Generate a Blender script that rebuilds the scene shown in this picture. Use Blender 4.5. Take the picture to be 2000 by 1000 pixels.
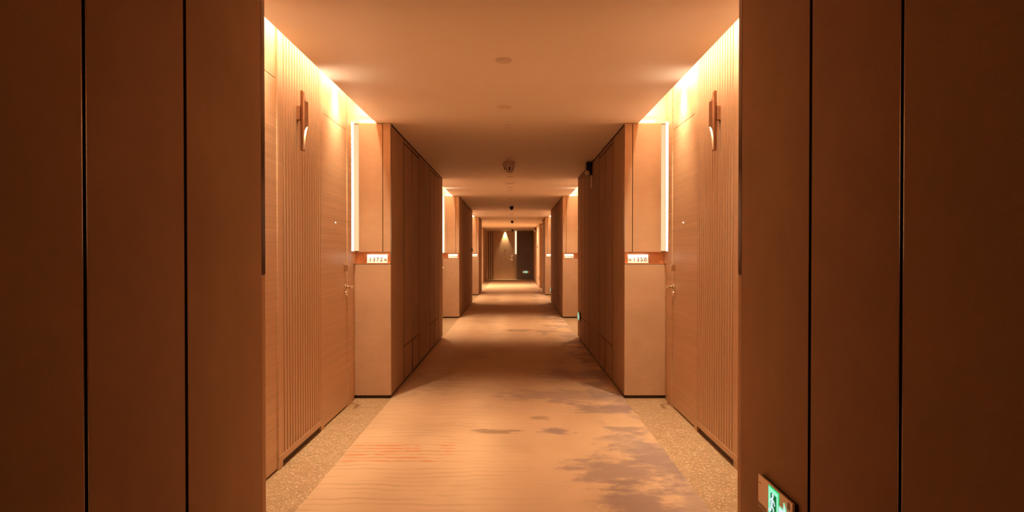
import bpy, bmesh, math, random
from mathutils import Vector, Matrix

random.seed(7)
for o in list(bpy.data.objects):
    bpy.data.objects.remove(o)
SC = bpy.context.scene
COL = SC.collection
R = math.radians
K = 1.125            # depth scale of the corridor (27 mm lens on a 36 mm sensor)
H = 2.4              # ceiling height
ZC = 1.262           # camera height

# ---------------------------------------------------------------- camera
cam_d = bpy.data.cameras.new('camera')
cam_d.sensor_width = 36.0
cam_d.lens = 27.0
cam_d.clip_start = 0.02
cam_d.clip_end = 200
cam = bpy.data.objects.new('camera', cam_d)
COL.objects.link(cam)
cam.location = (0, 0, ZC)
cam.rotation_euler = (R(90 - 0.72), 0, 0)
cam_d.shift_x = -3.0 / 2000
cam_d.shift_y = (18.85 - 4.0) / 2000
SC.camera = cam

# ---------------------------------------------------------------- world and exposure
wld = bpy.data.worlds.new('world')
SC.world = wld
wld.use_nodes = True
wld.node_tree.nodes['Background'].inputs[0].default_value = (0.02, 0.012, 0.006, 1)
wld.node_tree.nodes['Background'].inputs[1].default_value = 0.3
SC.view_settings.view_transform = 'Standard'
SC.view_settings.look = 'None'
SC.view_settings.exposure = 0.64
SC.view_settings.gamma = 1.0
SC.view_settings.use_curve_mapping = False
SC.cycles.diffuse_bounces = 8
SC.cycles.max_bounces = 12

WARM = (1.0, 0.75, 0.48)      # cove and door spots
CREAM = (1.0, 0.84, 0.64)     # number niches
P_COVE = 16.0
P_SPOT = 95.0
P_NICHE = 0.15
P_TOP = 0.6
P_SCONCE = 0.4
P_SCONCE_UP = 2.6
P_ENDSPOT = 170.0
P_LOBBY = 110.0


def light(name, kind, loc, power, color, rot=(0, 0, 0), **kw):
    d = bpy.data.lights.new(name, kind)
    d.energy = power
    d.color = color
    for k, v in kw.items():
        setattr(d, k, v)
    o = bpy.data.objects.new(name, d)
    o.location = loc
    o.rotation_euler = rot
    COL.objects.link(o)
    return o


# ---------------------------------------------------------------- materials
class N:
    def __init__(self, name):
        self.m = bpy.data.materials.new(name)
        self.m.use_nodes = True
        self.t = self.m.node_tree
        self.b = self.t.nodes['Principled BSDF']

    def node(self, kind, **kw):
        n = self.t.nodes.new(kind)
        for k, v in kw.items():
            setattr(n, k, v)
        return n

    def link(self, a, b):
        self.t.links.new(a, b)

    def coords(self, scale=(1, 1, 1), kind='Object'):
        tc = self.node('ShaderNodeTexCoord')
        mp = self.node('ShaderNodeMapping')
        mp.inputs['Scale'].default_value = scale
        self.link(tc.outputs[kind], mp.inputs[0])
        return mp.outputs[0]

    def world_coords(self, scale=(1, 1, 1)):
        g = self.node('ShaderNodeNewGeometry')
        mp = self.node('ShaderNodeMapping')
        mp.inputs['Scale'].default_value = scale
        self.link(g.outputs['Position'], mp.inputs[0])
        return mp.outputs[0]

    def noise(self, vec, scale, detail=3, rough=0.5, dist=0.0):
        n = self.node('ShaderNodeTexNoise')
        n.inputs['Scale'].default_value = scale
        n.inputs['Detail'].default_value = detail
        n.inputs['Roughness'].default_value = rough
        n.inputs['Distortion'].default_value = dist
        self.link(vec, n.inputs['Vector'])
        return n.outputs['Fac']

    def ramp(self, fac, stops):
        r = self.node('ShaderNodeValToRGB')
        els = r.color_ramp.elements
        while len(els) < len(stops):
            els.new(0.5)
        for e, (p, c) in zip(els, stops):
            e.position = p
            e.color = (c[0], c[1], c[2], 1)
        self.link(fac, r.inputs[0])
        return r.outputs[0]

    def mrange(self, fac, a, b, c=0.0, d=1.0, smooth=True):
        n = self.node('ShaderNodeMapRange')
        if smooth:
            n.interpolation_type = 'SMOOTHSTEP'
        n.inputs[1].default_value = a
        n.inputs[2].default_value = b
        n.inputs[3].default_value = c
        n.inputs[4].default_value = d
        self.link(fac, n.inputs[0])
        return n.outputs[0]

    def math(self, op, a, b=None, clamp=False):
        n = self.node('ShaderNodeMath', operation=op)
        n.use_clamp = clamp
        for i, v in enumerate((a, b)):
            if v is None:
                continue
            if isinstance(v, (int, float)):
                n.inputs[i].default_value = v
            else:
                self.link(v, n.inputs[i])
        return n.outputs[0]

    def mix(self, fac, a, b, mode='MIX'):
        n = self.node('ShaderNodeMix', data_type='RGBA', blend_type=mode)
        for idx, v in ((0, fac), (6, a), (7, b)):
            if isinstance(v, (int, float)):
                n.inputs[idx].default_value = v
            elif isinstance(v, tuple):
                n.inputs[idx].default_value = (v[0], v[1], v[2], 1)
            else:
                self.link(v, n.inputs[idx])
        return n.outputs[2]

    def bump(self, h, strength, dist=0.002):
        n = self.node('ShaderNodeBump')
        n.inputs['Strength'].default_value = strength
        n.inputs['Distance'].default_value = dist
        self.link(h, n.inputs['Height'])
        self.link(n.outputs[0], self.b.inputs['Normal'])

    def base(self, c):
        if isinstance(c, tuple):
            self.b.inputs['Base Color'].default_value = (c[0], c[1], c[2], 1)
        else:
            self.link(c, self.b.inputs['Base Color'])
        return self

    def set(self, rough=None, metal=None, spec=None):
        if rough is not None:
            self.b.inputs['Roughness'].default_value = rough
        if metal is not None:
            self.b.inputs['Metallic'].default_value = metal
        if spec is not None:
            self.b.inputs['Specular IOR Level'].default_value = spec
        return self


def plain(name, c, rough=0.5, metal=0.0, spec=0.5):
    return N(name).base(c).set(rough, metal, spec).m


def glow(name, c, strength):
    n = N(name)
    n.base((0, 0, 0)).set(1.0, 0, 0.0)
    n.b.inputs['Emission Color'].default_value = (c[0], c[1], c[2], 1)
    n.b.inputs['Emission Strength'].default_value = strength
    return n.m


M = {}


def make_materials():
    # woven wall fabric
    n = N('wall_fabric')
    v = n.world_coords()
    f1 = n.noise(n.world_coords((7, 7, 260)), 1.0, 3, 0.6)
    f2 = n.noise(v, 3.2, 4, 0.6)
    c1 = n.ramp(f1, [(0.3, (0.525, 0.345, 0.217)), (0.7, (0.578, 0.383, 0.243))])
    c2 = n.ramp(f2, [(0.3, (0.90, 0.88, 0.86)), (0.7, (1.04, 1.03, 1.02))])
    n.base(n.mix(1.0, c1, c2, 'MULTIPLY')).set(0.82, 0, 0.25)
    n.bump(f1, 0.25, 0.001)
    M['fabric'] = n.m
    # darker plain fabric of the corridor faces
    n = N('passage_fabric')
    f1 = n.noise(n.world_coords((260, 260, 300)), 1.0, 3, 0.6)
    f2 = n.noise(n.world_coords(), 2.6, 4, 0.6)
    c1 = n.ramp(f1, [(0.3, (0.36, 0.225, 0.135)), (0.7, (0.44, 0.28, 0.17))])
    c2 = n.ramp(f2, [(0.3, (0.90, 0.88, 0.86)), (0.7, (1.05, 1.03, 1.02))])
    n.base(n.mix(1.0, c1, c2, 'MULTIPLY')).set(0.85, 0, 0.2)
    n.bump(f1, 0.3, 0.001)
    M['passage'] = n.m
    # horizontally grained veneer
    n = N('veneer')
    v = n.world_coords((14, 0.7, 95))
    g = n.noise(v, 1.0, 5, 0.62, 0.25)
    g2 = n.noise(n.world_coords((6, 0.35, 22)), 1.0, 3, 0.5, 0.3)
    c1 = n.ramp(g, [(0.25, (0.52, 0.325, 0.19)), (0.75, (0.74, 0.495, 0.31))])
    c2 = n.ramp(g2, [(0.3, (0.92, 0.9, 0.88)), (0.7, (1.04, 1.03, 1.02))])
    n.base(n.mix(1.0, c1, c2, 'MULTIPLY')).set(0.40, 0, 0.5)
    n.link(n.mrange(g, 0.2, 0.8, 0.34, 0.5), n.b.inputs['Roughness'])
    n.bump(g, 0.35, 0.0012)
    M['veneer'] = n.m
    # slats: the same wood, grain along the slat
    n = N('slat_wood')
    g = n.noise(n.world_coords((60, 60, 1.3)), 1.0, 4, 0.6, 0.2)
    n.base(n.ramp(g, [(0.25, (0.58, 0.37, 0.22)), (0.75, (0.70, 0.465, 0.29))])).set(0.40, 0, 0.5)
    M['slat'] = n.m
    # painted ceiling
    n = N('ceiling_paint')
    f = n.noise(n.world_coords((1.1, 0.6, 1)), 1.6, 3, 0.5)
    n.base(n.ramp(f, [(0.3, (0.85, 0.71, 0.57)), (0.7, (0.88, 0.74, 0.60))])).set(0.6, 0, 0.35)
    M['ceiling'] = n.m
    M['cove'] = plain('cove_paint', (0.85, 0.70, 0.52), 0.7)
    # terrazzo
    n = N('terrazzo')
    vo = n.node('ShaderNodeTexVoronoi', feature='F1')
    vo.inputs['Scale'].default_value = 70
    vo.inputs['Randomness'].default_value = 1.0
    wv = n.world_coords()
    n.link(wv, vo.inputs['Vector'])
    sep = n.node('ShaderNodeSeparateColor')
    n.link(vo.outputs['Color'], sep.inputs[0])
    small = n.math('LESS_THAN', vo.outputs['Distance'], 0.42)
    pick = n.mrange(sep.outputs[0], 0.60, 0.62)
    chip = n.math('MULTIPLY', small, pick)
    vo2 = n.node('ShaderNodeTexVoronoi', feature='F1')
    vo2.inputs['Scale'].default_value = 160
    n.link(wv, vo2.inputs['Vector'])
    sep2 = n.node('ShaderNodeSeparateColor')
    n.link(vo2.outputs['Color'], sep2.inputs[0])
    chip2 = n.math('MULTIPLY', n.math('LESS_THAN', vo2.outputs['Distance'], 0.4), n.mrange(sep2.outputs[1], 0.7, 0.72))
    base = n.ramp(n.noise(wv, 9, 3), [(0.3, (0.40, 0.265, 0.14)), (0.7, (0.47, 0.32, 0.18))])
    tone = n.ramp(sep.outputs[1], [(0.0, (0.58, 0.42, 0.25)), (1.0, (0.86, 0.69, 0.47))])
    c = n.mix(chip, base, tone)
    c = n.mix(chip2, c, (0.78, 0.62, 0.42))
    n.base(c).set(0.38, 0, 0.45)
    M['terrazzo'] = n.m
    M['carpet'] = carpet_material()
    M['dark'] = plain('dark_joint', (0.010, 0.005, 0.003), 1.0, 0.0, 0.0)
    M['kick'] = plain('dark_kick_metal', (0.055, 0.028, 0.014), 0.4, 0.3)
    M['bronze'] = plain('bronze_trim', (0.16, 0.085, 0.045), 0.22, 0.9)
    M['sconce'] = plain('brushed_copper', (0.40, 0.215, 0.125), 0.36, 0.85)
    M['lining'] = plain('pale_copper_lining', (0.62, 0.42, 0.27), 0.5)
    M['copper'] = plain('copper_lacquer', (0.66, 0.30, 0.13), 0.35, 0.25)
    M['chrome'] = plain('warm_nickel', (0.86, 0.74, 0.60), 0.2, 1.0)
    M['plate'] = plain('white_acrylic', (0.88, 0.86, 0.84), 0.45)
    M['digit'] = plain('bronze_lettering', (0.10, 0.045, 0.015), 0.7, 0.0, 0.2)
    M['white'] = plain('ivory_plastic', (0.72, 0.55, 0.40), 0.45)
    M['camwhite'] = plain('grey_plastic', (0.62, 0.47, 0.34), 0.35)
    M['black'] = plain('black_plastic', (0.008, 0.006, 0.005), 0.3)
    M['red'] = plain('dark_red_plastic', (0.14, 0.015, 0.008), 0.35)
    M['lens'] = plain('clear_lens', (0.75, 0.58, 0.45), 0.15)
    M['grey'] = plain('grey_wall_board', (0.20, 0.15, 0.12), 0.8)
    M['signplate'] = plain('champagne_plate', (0.88, 0.72, 0.55), 0.42, 0.55)
    M['signmark'] = plain('etched_grey', (0.30, 0.20, 0.13), 0.5)
    M['led'] = glow('led_strip', (1.0, 0.72, 0.46), 23.0)
    M['softled'] = glow('soft_led', (1.0, 0.66, 0.40), 1.3)
    M['gap_glow'] = glow('lit_gap_back', (1.0, 0.60, 0.32), 0.74)  # emission stands in for strip light falling on the gap back
    M['lamp'] = glow('sconce_lamp', (1.0, 0.86, 0.66), 2.2)
    M['exit_lit'] = glow('exit_light', (0.35, 1.0, 0.62), 0.60)
    M['exit_white'] = glow('exit_white', (0.80, 0.95, 1.0), 0.60)
    M['exit_green'] = glow('exit_green', (0.02, 0.75, 0.22), 0.55)
    M['exit_dark'] = glow('exit_dark', (0.01, 0.16, 0.03), 0.6)
    M['amber'] = plain('amber_plastic', (0.75, 0.30, 0.08), 0.5)


def carpet_material():
    n = N('carpet')
    w = n.world_coords()
    sep = n.node('ShaderNodeSeparateXYZ')
    n.link(w, sep.inputs[0])
    X, Y = sep.outputs[0], sep.outputs[1]
    pile = n.noise(w, 420, 2, 0.7)
    broad = n.noise(n.world_coords((0.9, 0.55, 1)), 1.5, 4, 0.55, 0.4)
    c = n.ramp(broad, [(0.28, (0.56, 0.38, 0.235)), (0.5, (0.66, 0.455, 0.285)), (0.75, (0.70, 0.49, 0.315))])
    # fine weft lines
    wob = n.noise(n.world_coords((1.6, 1.0, 1)), 1.3, 3)
    yy = n.math('ADD', Y, n.math('MULTIPLY', wob, 0.22))
    line = n.math('SINE', n.math('MULTIPLY', yy, 2 * math.pi / 0.080))
    brk = n.noise(n.world_coords((1.2, 9, 1)), 1.4, 3)
    leftish = n.mrange(X, 0.35, -0.55)
    lm = n.math('MULTIPLY', n.math('MULTIPLY', n.mrange(line, 0.1, 1.0), n.mrange(brk, 0.38, 0.62)), n.math('ADD', n.math('MULTIPLY', leftish, 0.42), 0.05))
    c = n.mix(lm, c, (0.44, 0.285, 0.17))
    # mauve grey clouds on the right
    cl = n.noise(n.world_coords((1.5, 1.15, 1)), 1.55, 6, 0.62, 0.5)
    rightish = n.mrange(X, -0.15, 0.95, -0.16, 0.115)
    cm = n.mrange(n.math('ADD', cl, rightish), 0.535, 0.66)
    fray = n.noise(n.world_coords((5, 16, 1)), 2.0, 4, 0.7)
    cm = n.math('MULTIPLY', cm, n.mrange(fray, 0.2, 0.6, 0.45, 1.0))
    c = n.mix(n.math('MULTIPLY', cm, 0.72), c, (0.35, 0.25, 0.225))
    # separate drawn clouds and knots: (x, y, half width, half length, strength, colour)
    spots = [(-0.13, 1500 / 277, 0.20, 0.10, 0.75, 0), (0.296, 1500 / 277, 0.15, 0.11, 0.85, 1),
             (0.185, 1500 / 256, 0.13, 0.07, 0.55, 0), (0.60, 4.42, 0.34, 0.42, 0.75, 1),
             (0.62, 3.86, 0.24, 0.42, 0.8, 1), (0.86, 4.6, 0.16, 0.6, 0.7, 1), (0.80, 5.45, 0.22, 0.16, 0.7, 1),
             (0.75, 6.2, 0.36, 0.22, 0.7, 1), (0.45, 1500 / 220, 0.7, 0.35, 0.55, 1), (-0.9, 7.5, 0.5, 0.9, 0.35, 0),
             (0.6, 8.0, 0.5, 0.5, 0.6, 1), (0.1, 12.6, 0.35, 0.25, 0.6, 0), (0.55, 12.4, 0.3, 0.2, 0.6, 1)]
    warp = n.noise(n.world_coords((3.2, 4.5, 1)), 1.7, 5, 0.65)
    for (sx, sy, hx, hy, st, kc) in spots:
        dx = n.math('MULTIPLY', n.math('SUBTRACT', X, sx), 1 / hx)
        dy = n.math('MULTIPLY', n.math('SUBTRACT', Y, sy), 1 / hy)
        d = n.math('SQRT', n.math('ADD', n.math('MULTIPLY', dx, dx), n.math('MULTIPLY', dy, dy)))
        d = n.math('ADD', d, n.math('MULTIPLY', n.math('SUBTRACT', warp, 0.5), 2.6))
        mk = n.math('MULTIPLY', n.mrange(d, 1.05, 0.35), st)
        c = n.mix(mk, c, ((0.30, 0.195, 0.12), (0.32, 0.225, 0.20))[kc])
    # orange dashes
    dn = n.noise(n.world_coords((7, 30, 1)), 1.0, 2, 0.5, 0.6)
    dl = n.math('SINE', n.math('MULTIPLY', n.math('ADD', Y, n.math('MULTIPLY', dn, 0.05)), 2 * math.pi / 0.075))
    bx = n.math('MULTIPLY', n.mrange(X, -0.36, -0.41), n.mrange(X, -1.08, -1.02))
    by = n.math('MULTIPLY', n.mrange(Y, 5.12, 5.02), n.mrange(Y, 4.58, 4.66))
    dm = n.math('MULTIPLY', n.math('MULTIPLY', n.mrange(dl, -0.1, 0.6), n.mrange(dn, 0.44, 0.58)), n.math('MULTIPLY', bx, by))
    c = n.mix(n.math('MULTIPLY', dm, 0.68), c, (0.66, 0.19, 0.06))
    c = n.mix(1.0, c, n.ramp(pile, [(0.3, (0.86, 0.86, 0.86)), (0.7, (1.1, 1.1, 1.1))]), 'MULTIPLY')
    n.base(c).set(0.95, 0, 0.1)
    n.bump(pile, 0.4, 0.003)
    return n.m


make_materials()


# ---------------------------------------------------------------- mesh helpers
class MB:
    """collects shapes for ONE mesh object"""

    def __init__(self):
        self.bm = bmesh.new()

    def box(self, x0, x1, y0, y1, z0, z1, bev=0.0):
        x0, x1 = sorted((x0, x1))
        y0, y1 = sorted((y0, y1))
        z0, z1 = sorted((z0, z1))
        t = bmesh.new()
        v = [t.verts.new(p) for p in ((x0, y0, z0), (x1, y0, z0), (x1, y1, z0), (x0, y1, z0),
                                      (x0, y0, z1), (x1, y0, z1), (x1, y1, z1), (x0, y1, z1))]
        for q in ((3, 2, 1, 0), (4, 5, 6, 7), (0, 1, 5, 4), (1, 2, 6, 5), (2, 3, 7, 6), (3, 0, 4, 7)):
            t.faces.new([v[i] for i in q])
        if bev > 0:
            bmesh.ops.bevel(t, geom=list(t.edges), offset=bev, segments=2, affect='EDGES', profile=0.7)
        self.merge(t)
        return self

    def merge(self, t, mat=None):
        if mat is not None:
            bmesh.ops.transform(t, matrix=mat, verts=t.verts)
        me = bpy.data.meshes.new('tmp')
        t.to_mesh(me)
        t.free()
        self.bm.from_mesh(me)
        bpy.data.meshes.remove(me)

    def lathe(self, prof, axis='z', loc=(0, 0, 0), seg=28, scale=(1, 1, 1)):
        """prof: list of (radius, height)"""
        t = bmesh.new()
        rings = []
        for r, h in prof:
            if r < 1e-6:
                rings.append([t.verts.new((0, 0, h))])
            else:
                rings.append([t.verts.new((r * math.cos(2 * math.pi * i / seg), r * math.sin(2 * math.pi * i / seg), h)) for i in range(seg)])
        for a, b in zip(rings, rings[1:]):
            for i in range(seg):
                j = (i + 1) % seg
                if len(a) == 1 and len(b) == 1:
                    continue
                if len(a) == 1:
                    t.faces.new((a[0], b[j], b[i]))
                elif len(b) == 1:
                    t.faces.new((a[i], a[j], b[0]))
                else:
                    t.faces.new((a[i], a[j], b[j], b[i]))
        bmesh.ops.recalc_face_normals(t, faces=t.faces)
        m = Matrix.Diagonal((*scale, 1))
        if axis == 'x':
            m = m @ Matrix.Rotation(R(90), 4, 'Y')
        elif axis == '-x':
            m = m @ Matrix.Rotation(R(-90), 4, 'Y')
        elif axis == '-z':
            m = m @ Matrix.Rotation(R(180), 4, 'X')
        elif axis == '-y':
            m = m @ Matrix.Rotation(R(90), 4, 'X')
        self.merge(t, Matrix.Translation(loc) @ m)
        return self

    def tube(self, pts, r, seg=14):
        """round bar through the points, r may be a list"""
        rs = r if isinstance(r, (list, tuple)) else [r] * len(pts)
        P = [Vector(p) for p in pts]
        t = bmesh.new()
        rings = []
        for i, p in enumerate(P):
            d = (P[min(i + 1, len(P) - 1)] - P[max(i - 1, 0)]).normalized()
            up = Vector((0, 0, 1)) if abs(d.z) < 0.9 else Vector((1, 0, 0))
            a = d.cross(up).normalized()
            b = d.cross(a).normalized()
            rings.append([t.verts.new(p + (a * math.cos(q) + b * math.sin(q)) * rs[i]) for q in [2 * math.pi * k / seg for k in range(seg)]])
        for a, b in zip(rings, rings[1:]):
            for k in range(seg):
                t.faces.new((a[k], a[(k + 1) % seg], b[(k + 1) % seg], b[k]))
        t.faces.new(rings[0][::-1])
        t.faces.new(rings[-1])
        bmesh.ops.recalc_face_normals(t, faces=t.faces)
        self.merge(t)
        return self

    def prism(self, pts, y0, y1):
        """polygon in (x, z) extruded along y"""
        t = bmesh.new()
        a = [t.verts.new((x, y0, z)) for x, z in pts]
        b = [t.verts.new((x, y1, z)) for x, z in pts]
        t.faces.new(a)
        t.faces.new(b[::-1])
        n = len(pts)
        for i in range(n):
            t.faces.new((a[i], b[i], b[(i + 1) % n], a[(i + 1) % n]))
        bmesh.ops.recalc_face_normals(t, faces=t.faces)
        self.merge(t)
        return self

    def build(self, name, mat, parent=None, smooth=False, mtx=None):
        me = bpy.data.meshes.new(name)
        if mtx is not None:
            bmesh.ops.transform(self.bm, matrix=mtx, verts=self.bm.verts)
            if mtx.determinant() < 0:
                bmesh.ops.reverse_faces(self.bm, faces=self.bm.faces)
        self.bm.to_mesh(me)
        self.bm.free()
        me.materials.append(mat)
        if smooth:
            for p in me.polygons:
                p.use_smooth = True
            me.set_sharp_from_angle(angle=R(40))
        o = bpy.data.objects.new(name, me)
        COL.objects.link(o)
        if parent is not None:
            o.parent = parent
        return o


def tag(o, label=None, cat=None, group=None, kind=None):
    if label:
        o['label'] = label
    if cat:
        o['category'] = cat
    if group:
        o['group'] = group
    if kind:
        o['kind'] = kind
    return o


def thing(name, label, cat, loc=(0, 0, 0), rz=0.0, group=None, kind=None):
    o = bpy.data.objects.new(name, None)
    o.empty_display_size = 0.1
    o.location = loc
    o.rotation_euler = (0, 0, rz)
    COL.objects.link(o)
    return tag(o, label, cat, group, kind)


def dup(root, loc, label=None, group=None, rz=None):
    """copy of a thing with copies of its parts and sub-parts"""
    r = root.copy()
    COL.objects.link(r)
    r.location = loc
    if rz is not None:
        r.rotation_euler = (0, 0, rz)
    if label:
        r['label'] = label
    if group:
        r['group'] = group
    for ch in list(root.children):
        c = ch.copy()
        COL.objects.link(c)
        c.parent = r
        for g in list(ch.children):
            d = g.copy()
            COL.objects.link(d)
            d.parent = c
    return r


# ---------------------------------------------------------------- plan (metres; x = 0 at the camera)
SIDE = {-1: dict(name='left', xb=1.070, xw=1.375, xs=1.195),
        1: dict(name='right', xb=0.968, xw=1.312, xs=1.088)}
Z_NB, Z_NT = 1.180, 1.277        # number niche
Z_KICK = 0.357                   # top of the low closet panels
Y_A = 2.94 * K                   # near end of the first alcove
L_A = 3.006 * K                  # alcove length
L_B = 4.335 * K                  # length of a block of wall between alcoves
PER = 7.47 * K
ALC = [Y_A, Y_A + PER, Y_A + 2 * PER]                      # alcoves start here
BLK = [Y_A - L_B, Y_A + L_A, Y_A + L_A + PER]              # full blocks start here
Y_B3 = Y_A + L_A + 2 * PER                                 # short third block
L_B3 = 2.15 * K
Y_END = 34.0 * K

ORD = ['nearest the camera', 'second along the corridor', 'third along the corridor', 'fourth along the corridor']

# ---------------------------------------------------------------- floor, ceiling
mb = MB()
mb.box(-3.2, 2.2, -2.2, Y_END + 0.4, -0.12, 0.0)
tag(mb.build('floor', M['terrazzo']), 'speckled beige terrazzo floor along the doors', 'floor', kind='structure')
mb = MB()
mb.box(-1.064, 0.962, -2.1, Y_END - 0.01, 0.0005, 0.007, 0.002)
tag(mb.build('carpet_runner', M['carpet']), 'long tan corridor carpet with grey clouds and orange dashes', 'carpet')

mb = MB()
cy0, cy1 = -2.1, Y_END + 0.3
mb.box(-SIDE[-1]['xs'], SIDE[1]['xs'], cy0, cy1, H, H + 0.03)
for i, y in enumerate(BLK + [Y_B3]):
    L = L_B if i < 3 else L_B3
    a, b = y + 0.02, y + L - 0.02
    if i == 0:
        a = cy0
    for s in (-1, 1):
        d = SIDE[s]
        mb.box(s * d['xs'], s * 1.9, a, b, H, H + 0.03)
# lobby and end stretch
mb.box(-3.1, -SIDE[-1]['xs'], Y_B3 + L_B3 - 0.02, cy1, H, H + 0.03)
mb.box(SIDE[1]['xs'], 1.9, Y_B3 + L_B3 - 0.02, cy1, H, H + 0.03)
mb.build('ceiling', M['ceiling'])
tag(bpy.data.objects['ceiling'], 'warm plain painted ceiling of the corridor', 'ceiling', kind='structure')

# light coves above the door walls
for s in (-1, 1):
    d = SIDE[s]
    for i, y in enumerate(ALC):
        mb = MB()
        xi = s * (d['xs'] - 0.13)
        xo = s * (d['xw'] + 0.12)
        mb.box(xi, xi - s * 0.02, y - 0.05, y + L_A + 0.05, H + 0.03, 2.74)
        mb.box(xi - s * 0.02, xo, y - 0.05, y + L_A + 0.05, 2.72, 2.75)
        mb.box(xi, xo, y + L_A + 0.05, y + L_A + 0.07, H + 0.03, 2.75)
        mb.box(xi, xo, y - 0.07, y - 0.05, H + 0.03, 2.75)
        tag(mb.build('trim_%d' % (i * 2 + (1 if s < 0 else 2)), M['cove']), 'hidden light cove above the %s doors, %s' % (d['name'], ORD[i]), 'light cove', kind='structure')


# ---------------------------------------------------------------- wall blocks between the alcoves
def end_face(mb_p, mb_d, mb_c, s, y, dy):
    """camera-facing (dy=+1) or rear (dy=-1) end of a block; y is the end plane, dy points into the block"""
    d = SIDE[s]
    xb, w = d['xb'], d['xw'] - d['xb'] + 0.03
    X = lambda u: s * (xb + u)
    Yv = lambda v: y + dy * v
    # lower panel, upper strip, upper panel
    mb_p.box(X(0), X(w), Yv(0), Yv(0.045), 0.028, Z_NB - 0.009, 0.002)
    mb_d.box(X(0.001), X(w), Yv(0.001), Yv(0.045), Z_NB - 0.0085, Z_NB - 0.0045)
    mb_p.box(X(0), X(0.065), Yv(0), Yv(0.045), Z_NT + 0.003, H - 0.004, 0.002)
    mb_p.box(X(0.071), X(w - 0.030 - 0.028), Yv(0), Yv(0.045), Z_NT + 0.003, H - 0.004, 0.002)
    # number niche lined with copper lacquer
    for (u0, v0, v1) in ((0.0006, 0.0, 0.0450), (0.0315, 0.0450, 0.10)):
        mb_c.box(X(u0), X(w), Yv(v0), Yv(v1), Z_NB - 0.004, Z_NB)
        mb_c.box(X(u0), X(w - 0.058), Yv(v0), Yv(v1), Z_NT, Z_NT + 0.0028)
        mb_c.box(X(u0), X(u0 + 0.003), Yv(v0 + 0.001), Yv(v1), Z_NB, Z_NT)
    mb_c.box(X(0.0036), X(0.0345), Yv(0.0430), Yv(0.0450), Z_NB, Z_NT)
    mb_c.box(X(0.0345), X(w), Yv(0.09), Yv(0.10), Z_NB, Z_NT)
    mb_c.box(X(w - 0.004), X(w), Yv(0.004), Yv(0.09), Z_NB, Z_NT)


def joints_for(i):
    if i == 0:
        return [0.70, 1.235, 1.77, 2.565, 3.10, 3.625]
    if i < 3:
        return [0.72, 1.26, 1.78, 2.80, 3.32, 3.82]
    return [0.62, 1.13, 1.64]


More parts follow.
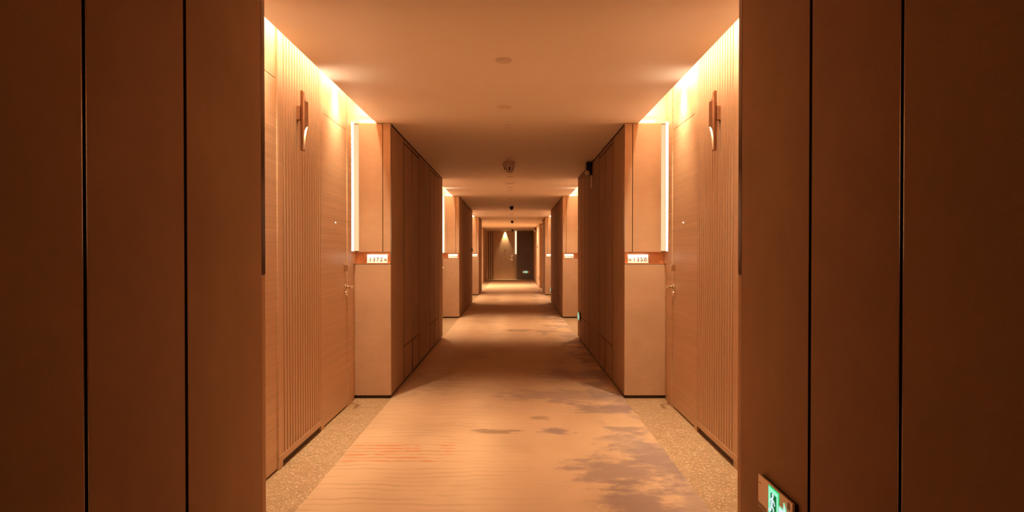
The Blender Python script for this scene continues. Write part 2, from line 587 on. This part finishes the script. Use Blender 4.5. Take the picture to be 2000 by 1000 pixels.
def make_block(s, i, y, L, closets):
    d = SIDE[s]
    nm = d['name']
    xb, xw = d['xb'], d['xw']
    X = lambda u: s * (xb + u)
    J = [j * K for j in joints_for(i)]
    # dark carcass that shows in the joints
    core = MB()
    core.box(X(0.034), X(0.9), y + 0.105, y + L - 0.105, 0.0, H - 0.003)
    core.box(X(0.02), X(xw - xb + 0.02), y + 0.05, y + L - 0.05, 0.0, Z_NB - 0.01)
    core.box(X(0.03), X(xw - xb - 0.045), y + 0.05, y + L - 0.05, Z_NT + 0.01, H - 0.003)
    core.box(X(0.0008), X(0.035), y + 0.06, y + L - 0.06, 0.03, H - 0.003)
    root = core.build('wall_%s' % nm, M['dark'])
    tag(root, 'brown fabric panelled wall on the %s, %s' % (nm, ORD[i]), 'wall', kind='structure')
    p, k, c = MB(), MB(), MB()
    for (yy, dy) in ((y, 1), (y + L, -1)):
        end_face(p, k, c, s, yy, dy)
        w = xw - xb + 0.03
        # lit lining of the gap between the upper panel and the door wall
        p.box(X(w - 0.06), X(w + 0.02), yy + dy * 0.10, yy + dy * 0.105, Z_NT, H)
    p.build('end_panel', M['fabric'], root)
    c.build('number_niche', M['copper'], root)
    k.box(X(0.022), X(xw - xb + 0.02), y + 0.022, y + L - 0.022, 0.0, 0.03)
    k.build('kick_plate', M['kick'], root)
    # corner trims: bronze above the niche
    t = MB()
    for (ya, yb) in ((y + 0.001, y + 0.045), (y + L - 0.045, y + L - 0.001)):
        t.box(X(-0.0012), X(0.0004), ya, yb, Z_NB - 0.004, H - 0.004)
    t.build('corner_trim', M['bronze'], root)
    # fixed panels on the corridor face
    g = 0.011 if i == 0 else 0.015
    if closets == 2:
        fixed = [(0.05, J[0]), (J[2], J[3]), (J[5], L - 0.05)]
    elif i == 0:
        fixed = [(0.05, J[3]), (J[5], L - 0.05)]
    else:
        fixed = [(0.05, J[0]), (J[2], L - 0.05)]
    for (a, b) in fixed:
        q = MB()
        q.box(X(0), X(0.03), y + a + (g if a > 0.06 else -0.004), y + b - (g if b < L - 0.06 else -0.004), 0.028, H - 0.016, 0.002)
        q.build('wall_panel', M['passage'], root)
    # service closets: head rail, two tall leaves, two low panels
    sets = [(J[3], J[4], J[5])] if i == 0 else ([(J[0], J[1], J[2]), (J[3], J[4], J[5])] if closets == 2 else [(J[0], J[1], J[2])])
    for q, (a, m, b) in enumerate(sets):
        where = 'of the %s block %s' % (nm, ORD[i])
        if len(sets) == 2:
            where = ('front' if q == 0 else 'rear') + ' pair ' + where
        t = thing('service_closet', 'brown fabric closet doors, %s' % where, 'closet', (X(0.015), y + (a + b) / 2, 0.0), 0, 'flush service closets')
        off = Vector((-X(0.015), -(y + (a + b) / 2), 0))
        T = Matrix.Translation(off)
        g2 = 0.012 if i == 0 else 0.013
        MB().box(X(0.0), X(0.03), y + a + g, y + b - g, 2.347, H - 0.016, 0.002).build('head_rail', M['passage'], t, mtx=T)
        for (c0, c1) in ((a, m), (m, b)):
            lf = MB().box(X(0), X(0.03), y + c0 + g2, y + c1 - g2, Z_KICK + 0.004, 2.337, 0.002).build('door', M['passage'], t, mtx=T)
            e0 = c1 if c0 == a else c0
            sg = -1 if c0 == a else 1
            MB().box(X(0.0005), X(0.0065), y + e0 + sg * (g2 - 0.004), y + e0 + sg * (g2 + 0.001), Z_KICK + 0.004, 2.337).build('edge_trim', M['bronze'], lf, mtx=T)
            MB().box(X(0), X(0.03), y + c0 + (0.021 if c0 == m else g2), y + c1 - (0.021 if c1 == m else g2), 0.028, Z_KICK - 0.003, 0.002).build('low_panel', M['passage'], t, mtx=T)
    # lit end of the gap beside the door wall
    for e, (yy, dy) in enumerate(((y, 1), (y + L, -1))):
        if i == 0 and e == 0:
            continue
        if i == 3 and e == 1:
            continue
        fr = 'front' if e == 0 else 'rear'
        xg = s * (xw + 0.017)
        ls = MB().box(xg, xg - s * 0.019, yy - dy * 0.093, yy - dy * 0.090, Z_NT + 0.012, H - 0.006)
        lo = tag(ls.build('light_strip', M['led']), 'slim glowing light strip, %s edge of the %s block %s' % (fr, nm, ORD[i]), 'light', 'vertical light strips')
        MB().box(xg, xg - s * 0.022, yy - dy * 0.0895, yy - dy * 0.075, Z_NT + 0.010, H - 0.004).build('housing', M['camwhite'], lo)
        MB().box(s * (xw - 0.040), s * (xw + 0.02), yy + dy * 0.040, yy + dy * 0.046, Z_NT + 0.012, H - 0.006).build('gap_glow', M['gap_glow'], lo)  # glowing sheet, not a lamp part: paints the gap back as lit
        # light inside the number niche
        light('niche_light', 'AREA', (s * (xb + 0.130), yy + dy * 0.035, Z_NT - 0.004), P_NICHE, CREAM, (0, 0, 0), shape='RECTANGLE', size=0.19, size_y=0.02)
        # up-light on top of the block that whitens the end of the cove
        light('cove_end_light', 'AREA', (s * (d['xs'] + 0.068), yy + dy * 0.012, H + 0.010), P_TOP, CREAM, (R(180), 0, 0), shape='RECTANGLE', size=0.11, size_y=0.02)
    return root


for i, y in enumerate(BLK):
    for s in (-1, 1):
        make_block(s, i, y, L_B, 2 if i else 1)
for s in (-1, 1):
    make_block(s, 3, Y_B3, L_B3, 1)


# ---------------------------------------------------------------- door walls
def door_hw(parent, s, X, yl, toward):
    """deadbolt, lever and peephole on the leaf; X(u): u measured out of the leaf into the alcove"""
    # deadbolt
    db = MB().box(X(0), X(0.006), yl - 0.024, yl + 0.024, 1.112, 1.182, 0.0025)
    db.box(X(0.006), X(0.034), yl - 0.020, yl + 0.020, 1.120, 1.176, 0.006)
    o = db.build('deadbolt', M['chrome'], parent, True)
    # lever set
    rz = MB().box(X(0), X(0.010), yl - 0.026, yl + 0.026, 0.925, 1.020, 0.004)
    rz.lathe([(0.0, 0.010), (0.019, 0.010), (0.021, 0.007), (0.021, 0.0)], 'x' if s < 0 else '-x', (X(0.010), yl, 0.942), 20)
    o = rz.build('lock_plate', M['chrome'], parent, True)
    lv = MB().tube([(X(0.008), yl, 0.995), (X(0.03), yl, 0.995), (X(0.056), yl, 0.995), (X(0.066), yl + toward * 0.008, 0.995), (X(0.070), yl + toward * 0.028, 0.995),
                    (X(0.070), yl + toward * 0.08, 0.994), (X(0.068), yl + toward * 0.125, 0.993)], [0.012, 0.011, 0.011, 0.011, 0.0105, 0.0095, 0.0085])
    lv.lathe([(0.024, 0.0), (0.024, 0.008), (0.014, 0.014)], 'x' if s < 0 else '-x', (X(0.008), yl, 0.995), 20)
    lv.build('lever_handle', M['chrome'], parent, True)


door_no = 0


def make_door(s, y, mirror, label, kind_name):
    """room door; y = alcove start; mirror False: at the far end of the alcove, True: at the near end"""
    global door_no
    door_no += 1
    d = SIDE[s]
    xw = d['xw']
    f = (lambda v: y + v * K) if not mirror else (lambda v: y + L_A - v * K)
    X = lambda u: s * (xw - u)             # u out of the door plane
    root = thing('door_%d' % door_no, label, 'door', (X(0.0), f(2.335), 0), 0, None, 'structure')
    T = Matrix.Translation((-X(0.0), -f(2.335), 0))
    fr = MB()
    fr.box(X(0.007), X(-0.06), f(1.905), f(1.982), 0.0, 2.70, 0.003)
    fr.box(X(0.007), X(-0.06), f(2.688), f(2.835), 0.0, 2.70, 0.003)
    fr.build('door_frame', M['veneer'], root, mtx=T)
    MB().box(X(0.0), X(-0.04), f(1.985), f(2.685), 2.279, 2.70, 0.0015).build('transom_panel', M['veneer'], root, mtx=T)
    lf = MB().box(X(0.0), X(-0.045), f(1.986), f(2.683), 0.012, 2.275, 0.002).build('door_leaf', M['veneer'], root, mtx=T)
    MB().box(X(-0.012), X(-0.055), f(1.98), f(2.69), 0.0, 0.014).build('gap_shade', M['dark'], root, mtx=T)  # black strip painting the shade in the gap under the leaf
    n0 = len(lf.children)
    yl = f(2.615)
    toward = -1 if not mirror else 1
    T2 = T
    tmp = bpy.data.objects.new('tmp', None)
    # hardware parts as sub-parts of the leaf
    XX = lambda u: X(u) - X(0.0)
    door_hw(lf, s, XX, yl - f(2.335), toward)
    bpy.data.objects.remove(tmp)
    pv = MB()
    pv.lathe([(0.0, 0.004), (0.006, 0.004), (0.0075, 0.006), (0.0115, 0.006), (0.0125, 0.0)], 'x' if s < 0 else '-x', (XX(0.0), 0.0, 1.497), 20)
    pv.build('peephole', M['chrome'], lf, True)
    # recessed door spot in the cove
    light('door_spot', 'SPOT', (s * (xw - 0.060), f(2.335), 2.66), P_SPOT, WARM, (R(0), R(s * 9.0), 0), spot_size=R(84), spot_blend=1.0, shadow_soft_size=0.02)
    return root


def make_slats(s, y, label):
    d = SIDE[s]
    X = lambda u: s * (d['xw'] - u)
    f = lambda v: y + v * K
    a, b = f(1.025), f(1.902)
    root = thing('slatted_panel', label, 'wall panel', (X(0), (a + b) / 2, 0), 0, 'ribbed timber wall panels')
    T = Matrix.Translation((-X(0), -(a + b) / 2, 0))
    bk = MB().box(X(-0.018), X(-0.05), a, b, 0.06, 2.70)
    bk.build('backing_board', M['slat'], root, mtx=T)
    n = 17
    pit = (b - a) / n
    sl = MB()
    for q in range(n):
        c = a + (q + 0.5) * pit
        sl.box(X(0.008), X(-0.02), c - pit * 0.31, c + pit * 0.31, 0.075, 2.70, 0.006)
    sl.build('slats', M['slat'], root, mtx=T)
    MB().box(X(0.010), X(-0.05), a, b, 0.042, 0.078, 0.002).build('base_rail', M['veneer'], root, mtx=T)
    MB().box(X(-0.010), X(-0.05), a, b, 0.0, 0.042).build('kick_plate', M['kick'], root, mtx=T)
    return root


def make_sconce(s, loc, label):
    """copper half-cut tube light; the long side of the tube stands at the wall"""
    t = thing('wall_sconce', label, 'wall light', loc, 0, 'copper tube wall lights')
    r, th = 0.0240, 0.0022
    z0, z1 = 1.915 - loc[2], 2.292 - loc[2]
    zf0, zf1 = 2.065 - loc[2], 2.222 - loc[2]
    cx = -s * 0.051
    seg = 72

    def cut(f):
        f = min(1.0, max(0.0, (f + 0.05) / 1.05))
        return math.sqrt(max(0.0, 1 - (1 - f) ** 2))

    def tubemesh(rad, inner):
        bm = bmesh.new()
        nz = 10
        grid = []
        for k in range(seg):
            a = 2 * math.pi * k / seg
            f = -s * math.cos(a)                       # +1 towards the corridor
            q = cut(f)
            lo = z0 + (zf0 - z0) * q
            hi = z1 + (zf1 - z1) * q
            grid.append([bm.verts.new((cx + rad * math.cos(a), rad * math.sin(a), lo + (hi - lo) * j / nz)) for j in range(nz + 1)])
        for k in range(seg):
            A, B = grid[k], grid[(k + 1) % seg]
            for j in range(nz):
                bm.faces.new((A[j], B[j], B[j + 1], A[j + 1]) if not inner else (A[j], A[j + 1], B[j + 1], B[j]))
        return bm, grid
    bm, go = tubemesh(r, False)
    outer = MB()
    # outer skin, inner skin and the cut rims in one mesh
    g_in = []
    for k in range(seg):
        a = 2 * math.pi * k / seg
        col = []
        for v in go[k]:
            col.append(bm.verts.new((cx + (r - th) * math.cos(a), (r - th) * math.sin(a), v.co.z)))
        g_in.append(col)
    for k in range(seg):
        A, B = g_in[k], g_in[(k + 1) % seg]
        for j in range(len(A) - 1):
            bm.faces.new((A[j], A[j + 1], B[j + 1], B[j]))
        for e in (0, -1):
            bm.faces.new((go[k][e], go[(k + 1) % seg][e], g_in[(k + 1) % seg][e], g_in[k][e]))
    bmesh.ops.recalc_face_normals(bm, faces=bm.faces)
    outer.merge(bm)
    tb = outer.build('tube', M['sconce'], t, True)
    # white inner reflector seen through the lower cut, and the lamp
    rf = MB()
    bm = bmesh.new()
    cols = []
    for k in range(seg + 1):
        a = 2 * math.pi * k / seg
        f = -s * math.cos(a)
        q = cut(f)
        lo = z0 + 0.01 + (zf0 - z0) * q
        cols.append([bm.verts.new((cx + (r - th - 0.0006) * math.cos(a), (r - th - 0.0006) * math.sin(a), zz)) for zz in (lo, max(lo, zf0 + 0.02))])
    for A, B in zip(cols, cols[1:]):
        bm.faces.new((A[0], A[1], B[1], B[0]))
    rf.merge(bm)
    rf.build('reflector', M['lining'], tb, True)
    lp = MB().lathe([(0.0, 0.012), (0.014, 0.010), (0.018, 0.0), (0.0, 0.0)], '-z', (cx, 0, zf0 + 0.022), 20)
    lp.build('lamp', M['lamp'], tb, True)
    pl = MB().box(-s * (-0.004), -s * 0.030, -0.022, 0.022, 2.108 - loc[2], 2.196 - loc[2], 0.002)
    pl.box(-s * 0.026, -s * 0.034, -0.010, 0.010, 2.13 - loc[2], 2.175 - loc[2])
    pl.build('backplate', M['sconce'], t)
    light('sconce_light', 'POINT', (loc[0] + cx - s * 0.004, loc[1], loc[2] + zf0 - 0.012), P_SCONCE, CREAM, shadow_soft_size=0.012)
    light('sconce_uplight', 'SPOT', (loc[0] + cx - s * 0.002, loc[1], loc[2] + zf1 - 0.004), P_SCONCE_UP, CREAM, (R(180), R(s * -38), 0), spot_size=R(110), spot_blend=0.8, shadow_soft_size=0.01)
    return t


for i, y in enumerate(ALC):
    for s in (-1, 1):
        d = SIDE[s]
        nm = d['name']
        w = MB()
        w.box(s * (d['xw'] + 0.05), s * (d['xw'] + 0.25), y - 0.2, y + L_A + 0.2, 0.0, 2.75)
        for (a, b) in ((y - 0.099, y + 0.171 * K), (y + 2.836 * K, y + L_A + 0.099)):
            w.box(s * (d['xw'] + 0.018), s * (d['xw'] + 0.06), a, b, 0.0, 2.74)
        tag(w.build('wall_%s' % nm, M['veneer']), 'timber veneered recess wall behind the %s doors, %s' % (nm, ORD[i]), 'wall', kind='structure')
        make_slats(s, y, 'ribbed timber panel on the %s between two room doors, %s' % (nm, ORD[i]))
        make_sconce(s, (s * d['xw'], 4.33 * K + (y - ALC[0]), 2.1), 'copper half-cut tube wall light on the %s slatted panel, %s' % (nm, ORD[i]))
        make_door(s, y, False, 'veneered %s room door at the far end of the alcove %s' % (nm, ORD[i]), 'far')
        make_door(s, y, True, 'veneered %s room door at the near end of the alcove %s' % (nm, ORD[i]), 'near')
        # LED line high in the cove, washing the door wall
        light('cove_light', 'AREA', (s * (d['xs'] + 0.05), y + L_A / 2, 2.70), P_COVE, WARM, (0, R(s * -14), 0), shape='RECTANGLE', size=0.03, size_y=L_A - 0.1)


# ---------------------------------------------------------------- room number signs
def text_mesh(body, size):
    c = bpy.data.curves.new('txt', 'FONT')
    c.body = body
    c.size = size
    c.extrude = 0.0012
    c.offset = -0.0004
    c.space_character = 1.32
    c.align_x = 'CENTER'
    c.align_y = 'CENTER'
    o = bpy.data.objects.new('txt', c)
    COL.objects.link(o)
    dg = bpy.context.evaluated_depsgraph_get()
    me = bpy.data.meshes.new_from_object(o.evaluated_get(dg))
    bpy.data.objects.remove(o)
    bpy.data.curves.remove(c)
    return me


def room_sign(number, s, y, label):
    d = SIDE[s]
    xc = s * (d['xb'] + (0.124 if s < 0 else 0.122))
    root = thing('room_number_sign', label, 'sign', (xc, y + 0.042, Z_NB), 0, 'lit room number signs')
    tilt = Matrix.Rotation(R(-12), 4, 'X')
    pl = MB().box(-0.092, 0.092, 0, 0.006, 0.0, 0.078, 0.0012)
    plo = pl.build('plate', M['plate'], root, mtx=tilt)
    ft = MB().box(-0.090, 0.090, 0.0, 0.035, 0.0, 0.003)
    ft.build('foot', M['sconce'], root)
    off = -0.014 if s < 0 else 0.018
    for q, ch in enumerate(number):
        me = text_mesh(ch, 0.050)
        me.transform(tilt @ Matrix.Translation((off + (q - 1.5) * 0.0315, -0.0012, 0.033)) @ Matrix.Rotation(R(90), 4, 'X'))
        me.materials.append(M['digit'])
        o = bpy.data.objects.new('digit', me)
        COL.objects.link(o)
        o.parent = plo
    # small round status mark beside the number
    xm = 0.070 if s < 0 else -0.068
    bl = MB().lathe([(0.0055, 0.0), (0.0095, 0.0), (0.0095, 0.0015), (0.0055, 0.0015), (0.0055, 0.0)], '-y', (0, 0, 0), 20)
    bl.build('bell_mark', M['digit'], root, mtx=tilt @ Matrix.Translation((xm, 0.0003, 0.031)))
    return root


YB = [BLK[1], BLK[2], Y_B3]
room_sign('1372', -1, YB[0], 'white room number sign reading 1372 in a copper niche on the left')
room_sign('1350', 1, YB[0], 'white room number sign reading 1350 in a copper niche on the right')
room_sign('1376', -1, YB[1], 'white room number sign reading 1376 in the second left niche')
room_sign('1338', 1, YB[1], 'white room number sign reading 1338 in the second right niche')
room_sign('1380', -1, YB[2], 'tiny lit room number sign in the third niche on the left')
room_sign('1334', 1, YB[2], 'tiny lit room number sign in the third niche on the right')


# ---------------------------------------------------------------- exit signs
def stroke(mb, pts, w, y0, y1):
    for (a, b) in zip(pts, pts[1:]):
        ax, az = a
        bx, bz = b
        L = math.hypot(bx - ax, bz - az)
        nx, nz = -(bz - az) / L * w / 2, (bx - ax) / L * w / 2
        ex, ez = (bx - ax) / L * w * 0.3, (bz - az) / L * w * 0.3
        mb.prism([(ax + nx - ex, az + nz - ez), (bx + nx + ex, bz + nz + ez), (bx - nx + ex, bz - nz + ez), (ax - nx - ex, az - nz - ez)], y0, y1)


def exit_sign(label, loc, rz, flip, amber=False):
    """faces local -y; flip: arrow on the left instead of on the right"""
    t = thing('exit_sign', label, 'sign', loc, rz, 'green running-man exit signs')
    W, Hs = 0.182, 0.0615
    f = -1 if flip else 1
    bx = MB().box(-W + 0.004, W - 0.004, -0.004, 0.0105, -Hs + 0.004, Hs - 0.004)
    bx.build('housing', M['black'], t)
    pl = MB().box(-W, W, -0.012, -0.004, -Hs, Hs, 0.0015)
    plo = pl.build('face_plate', M['signplate'], t)
    if amber:
        MB().box(-f * 0.178, -f * 0.080, -0.0128, -0.0115, -0.056, 0.056).build('amber_field', M['amber'], plo)
    else:
        MB().box(f * 0.135, f * 0.158, -0.0128, -0.0115, 0.030, 0.055).build('engraved_mark', M['signmark'], plo)
        MB().box(-f * 0.178, -f * 0.085, -0.0128, -0.0115, -0.058, -0.044).build('engraved_mark', M['signmark'], plo)
        MB().box(-f * 0.170, -f * 0.150, -0.0128, -0.0115, 0.030, 0.034).build('engraved_mark', M['signmark'], plo)
    x0, x1 = (-0.060, 0.052)
    fr = MB().box(f * x0, f * x1, -0.0135, -0.0115, -0.056, 0.056)
    fr.build('green_frame', M['exit_green'], t)
    lp = MB().box(f * (x0 + 0.005), f * (x1 - 0.005), -0.0145, -0.0130, -0.052, 0.052)
    lpo = lp.build('light_panel', M['exit_lit'], t)
    dr = MB().box(f * (x0 + 0.030), f * (x1 - 0.022), -0.0152, -0.0142, -0.046, 0.036)
    dr.build('doorway_mark', M['exit_dark'], lpo)
    mn = MB()
    y0, y1 = -0.0165, -0.0150
    mn.lathe([(0.0, 0.0), (0.0085, 0.0), (0.0085, 0.0012), (0.0, 0.0012)], '-y', (f * -0.004, y1, 0.030), 16)
    P = lambda L: [(f * a, b) for a, b in L]
    stroke(mn, P([(-0.008, 0.016), (-0.016, -0.008)]), 0.015, y0, y1)                      # trunk
    stroke(mn, P([(-0.006, 0.016), (0.010, 0.010), (0.016, 0.000)]), 0.0065, y0, y1)       # leading arm
    stroke(mn, P([(-0.010, 0.017), (-0.027, 0.013), (-0.034, 0.000)]), 0.0065, y0, y1)     # trailing arm
    stroke(mn, P([(-0.014, -0.008), (0.004, -0.018), (0.000, -0.040)]), 0.0085, y0, y1)    # leading leg
    stroke(mn, P([(-0.018, -0.010), (-0.026, -0.028), (-0.046, -0.032)]), 0.0085, y0, y1)  # trailing leg
    mn.build('running_figure', M['exit_white'], lpo)
    ar = MB()
    stroke(ar, P([(0.062, 0.0), (0.112, 0.0)]), 0.026, -0.0145, -0.0115)
    ar.prism(P([(0.102, 0.040), (0.102, -0.040), (0.137, 0.0)]) if True else [], -0.0148, -0.0115)
    ar.build('arrow', M['exit_lit'], t)
    ar2 = MB()
    stroke(ar2, P([(0.064, 0.0), (0.110, 0.0)]), 0.018, -0.0158, -0.0145)
    ar2.prism(P([(0.106, 0.032), (0.106, -0.032), (0.132, 0.0)]), -0.0160, -0.0146)
    ar2.build('arrow_core', M['exit_white'], t)
    return t


xr = SIDE[1]['xb'] - 0.010
for i, yy in enumerate((2.468 * K, 9.97 * K, 17.42 * K)):
    exit_sign('low green running-man exit sign on the right wall, %s' % ('nearest the camera' if i == 0 else ORD[i]), (xr, yy, 0.352), R(-90), False)
exit_sign('low green running-man exit sign on the right wall, farthest from the camera', (xr, 26.0 * K, 0.352), R(-90), False)

# ---------------------------------------------------------------- ceiling fittings
det_labels = []


def disc(label, x, y, r, h, name='ceiling_disc', cat='ceiling fitting'):
    t = thing(name, label, cat, (x, y, H), 0, 'round ceiling fittings')
    MB().lathe([(0, 0.002), (r * 1.0, 0.002), (r, h * 0.45), (r * 0.93, h * 0.7)], '-z', (0, 0, 0), 40).build('base', M['white'], t, True)
    MB().lathe([(r * 0.93, h * 0.6), (r * 0.90, h * 0.92), (r * 0.80, h), (0, h)], '-z', (0, 0, 0), 40).build('cover', M['white'], t, True)
    return t


for (x, D, r, h, lab) in ((-0.058, 4.02, 0.047, 0.014, 'round ivory ceiling fitting closest to the camera'),
                          (-0.072, 5.30, 0.056, 0.010, 'flat round ceiling plate before the end of the first alcove'),
                          (-0.050, 6.09, 0.044, 0.014, 'small ceiling fitting just inside the dark passage'),
                          (-0.055, 8.15, 0.035, 0.010, 'small flat ceiling fitting just in front of the nearest camera'),
                          (-0.050, 10.05, 0.045, 0.010, 'thin ceiling plate just behind the nearest camera'),
                          (-0.055, 11.0, 0.080, 0.012, 'widest ceiling plate at the second alcove'),
                          (-0.050, 11.7, 0.065, 0.012, 'middle ceiling plate of the second alcove'),
                          (-0.045, 12.2, 0.050, 0.012, 'last ceiling plate of the second alcove'),
                          (-0.045, 14.0, 0.050, 0.014, 'ceiling fitting in front of the second dark camera'),
                          (-0.045, 19.3, 0.060, 0.012, 'tiny ceiling plate in the third alcove')):
    disc(lab, x, D * K, r, h)


def cctv(label, x, y, M1, sc=1.0):
    t = thing('security_camera', label, 'security camera', (x, y, H), 0, 'ceiling security cameras')
    MB().lathe([(0, 0.0), (0.068, 0.0), (0.070, 0.010), (0.066, 0.026)], '-z', (0, 0, 0), 36).build('mount_ring', M1, t, True)
    body = MB().lathe([(0.064, 0.02), (0.062, 0.05), (0.056, 0.085), (0.046, 0.112), (0.030, 0.130), (0.0, 0.136)], '-z', (0, 0, 0), 36)
    b = body.build('dome', M1, t, True)
    fc = MB()
    fc.box(-0.022, 0.022, -0.070, -0.045, -0.118, -0.050, 0.010)
    f = fc.build('face', M1 if M1 == M['black'] else M['plate'], t, True)
    for z in (-0.075, -0.100):
        l = MB().lathe([(0.0, 0.004), (0.010, 0.004), (0.0125, 0.001), (0.0125, -0.004)], '-y', (0, -0.070, z), 20)
        l.build('lens', M['black'], f, True)
    br = MB().tube([(-0.076, 0, -0.012), (-0.072, -0.004, -0.05), (-0.056, -0.006, -0.095)], 0.004, 10)
    br.build('bracket', M['black'], t, True)
    t.scale = (sc, sc, sc)
    return t


cctv('grey two-lens dome camera hanging from the ceiling, nearest', -0.05, 8.47 * K, M['camwhite'])
cctv('black dome camera on the ceiling of the second passage', -0.045, 16.3 * K, M['black'], 0.7)
cctv('black dome camera on the ceiling of the third passage', -0.045, 23.4 * K, M['black'], 0.7)
cctv('tiny black dome camera above the end door', -0.045, 31.6 * K, M['black'], 0.7)


# ---------------------------------------------------------------- emergency light and small wall devices
def emergency(label, x, y, mat, sc=1.0):
    t = thing('emergency_light', label, 'emergency light', (x, y, 2.31), 0, 'emergency wall lights')
    MB().box(-0.001, -0.075, -0.085 * sc, 0.085 * sc, -0.075, 0.078, 0.006).build('case', mat, t)
    lp = MB().lathe([(0.030, -0.02), (0.034, 0.010), (0.034, 0.020), (0.028, 0.032), (0.012, 0.040), (0.0, 0.042)], '-y', (-0.062, -0.06 * sc, -0.052), 24)
    lp.build('lamp_head', M['lens'], t, True)
    MB().box(0.0, -0.006, -0.052, 0.052, -0.225, -0.078, 0.001).build('test_plate', M['white'], t)
    return t


emergency('black emergency light with a round lamp head high on the right wall', SIDE[1]['xb'], 8.47 * K, M['black'])
emergency('dark red alarm light high on the right wall near the end', SIDE[1]['xb'], 29.2 * K, M['red'])

cp = thing('call_point', 'tiny black switch on the right wall near the end', 'switch', (SIDE[1]['xb'], 27.2 * K, 1.55))
MB().box(0, -0.018, -0.06, 0.06, -0.045, 0.045, 0.006).build('case', M['black'], cp)
MB().box(-0.018, -0.022, -0.02, 0.02, -0.02, 0.02, 0.002).build('button', M['red'], cp)
cp = thing('wall_phone', 'small black wall device on the left block beside the third niche', 'switch', (-SIDE[-1]['xb'], 17.45 * K, 1.36))
MB().box(0, 0.022, -0.05, 0.05, -0.05, 0.05, 0.009).build('case', M['black'], cp)
MB().lathe([(0.03, 0), (0.028, 0.006), (0, 0.008)], 'x', (0.021, 0, 0), 20).build('dial', M['black'], cp, True)

# ---------------------------------------------------------------- lobby and corridor end
# left: open lobby between the third block and the last wall; right: plain block
yl0, yl1 = Y_B3 + L_B3, 29.5 * K
w = MB()
w.box(-3.0, -3.1, yl0 - 0.4, yl1 + 0.4, 0, H)
w.box(-1.9, -3.1, yl0 - 0.4, yl0 - 0.25, 0, H)
tag(w.build('wall_left', M['fabric']), 'side wall of the open lobby on the far left', 'wall', kind='structure')
w = MB()
w.box(-1.33, -3.1, yl1, Y_END + 0.3, 0, H, 0.004)
tag(w.build('wall_left', M['fabric']), 'last plain wall on the left before the end door', 'wall', kind='structure')
yr0 = 25.4 * K
core = MB()
core.box(SIDE[1]['xb'], 1.9, yr0, Y_END + 0.3, 0.028, H, 0.003)
core.box(SIDE[1]['xb'] + 0.02, 1.9, yr0 + 0.02, Y_END + 0.2, 0, 0.03)
tag(core.build('wall_right', M['fabric']), 'last plain wall on the right before the end wall', 'wall', kind='structure')
w = MB()
w.box(SIDE[1]['xw'] + 0.03, 1.9, yl0 - 0.3, yr0 + 0.1, 0, H)
tag(w.build('wall_right', M['veneer']), 'short recess wall on the far right', 'wall', kind='structure')

ye = Y_END
w = MB()
w.box(-1.6, 1.5, ye + 0.05, ye + 0.25, 0, H + 0.2)
tag(w.build('wall_end', M['veneer']), 'end wall of the corridor', 'wall', kind='structure')
# slats of the end wall
t = thing('slatted_panel', 'dark ribbed timber panel left of the end door', 'wall panel', (-1.14, ye, 0), 0, 'ribbed timber wall panels')

b = MB().box(-0.19, 0.19, 0.03, 0.048, 0.0, H - 0.002).build('backing_board', M['kick'], t)
sl = MB()
for q in range(4):
    sl.box(-0.155 + q * 0.105 - 0.032, -0.155 + q * 0.105 + 0.032, -0.03, 0.032, 0.02, H - 0.004, 0.004)
sl.build('slats', M['slat'], t)
# end door
root = thing('door_13', 'veneered room door at the end of the corridor', 'door', (-0.43, ye, 0), 0, None, 'structure')
MB().box(-0.52, -0.455, -0.01, 0.06, 0, H - 0.002, 0.003).box(0.44, 0.50, -0.01, 0.06, 0, H - 0.002, 0.003).build('door_frame', M['veneer'], root)
lf = MB().box(-0.452, 0.437, 0.0, 0.05, 0.012, H - 0.02, 0.002).build('door_leaf', M['veneer'], root)
MB().lathe([(0.0, 0.004), (0.010, 0.004), (0.016, 0.006), (0.018, 0.0)], '-y', (-0.0, 0.0, 1.50), 20).build('peephole', M['chrome'], lf, True)
MB().box(0.33, 0.385, -0.034, 0.0, 1.11, 1.18, 0.006).build('deadbolt', M['chrome'], lf, True)
MB().box(0.33, 0.385, -0.012, 0.0, 0.93, 1.02, 0.004).build('lock_plate', M['chrome'], lf, True)
MB().tube([(0.357, 0, 0.99), (0.357, -0.06, 0.99), (0.34, -0.072, 0.99), (0.24, -0.07, 0.985)], 0.011).build('lever_handle', M['chrome'], lf, True)
# grey wall block on the right of the end door
w = MB()
w.box(0.165, 0.955, ye - 0.35, ye + 0.06, 0.0, H - 0.002, 0.003)
tag(w.build('wall_end', M['grey']), 'dark grey wall block beside the end door', 'wall', kind='structure')
ls = MB().box(0.085, 0.150, ye - 0.05, ye - 0.03, 1.26, H - 0.004, 0.001)
tag(ls.build('light_strip', M['softled']), 'glowing vertical light strip beside the end door', 'light', 'vertical light strips')
exit_sign('small green exit sign with an amber end on the dark end wall', (0.62, ye - 0.361, 0.37), 0, True, True)

light('end_spot', 'SPOT', (-0.42, ye - 0.032, H - 0.006), P_ENDSPOT, (1.0, 0.76, 0.42), (R(2), 0, 0), spot_size=R(56), spot_blend=0.9, shadow_soft_size=0.02)
dl = thing('downlight', 'recessed downlight above the end door', 'ceiling light', (-0.42, ye - 0.05, H))
MB().lathe([(0.05, 0.0), (0.05, 0.004), (0.035, 0.006), (0.033, 0.001), (0.05, 0.0)], '-z', (0, 0, 0), 28).build('ring', M['white'], dl, True)
light('lobby_light', 'AREA', (-1.7, (yl0 + yl1) / 2, H - 0.02), P_LOBBY, WARM, (0, 0, 0), shape='RECTANGLE', size=0.6, size_y=3.0)
light('lobby_light', 'AREA', (0.4, 27.4 * K, H - 0.02), P_LOBBY * 0.35, WARM, (0, 0, 0), shape='RECTANGLE', size=0.3, size_y=1.0)
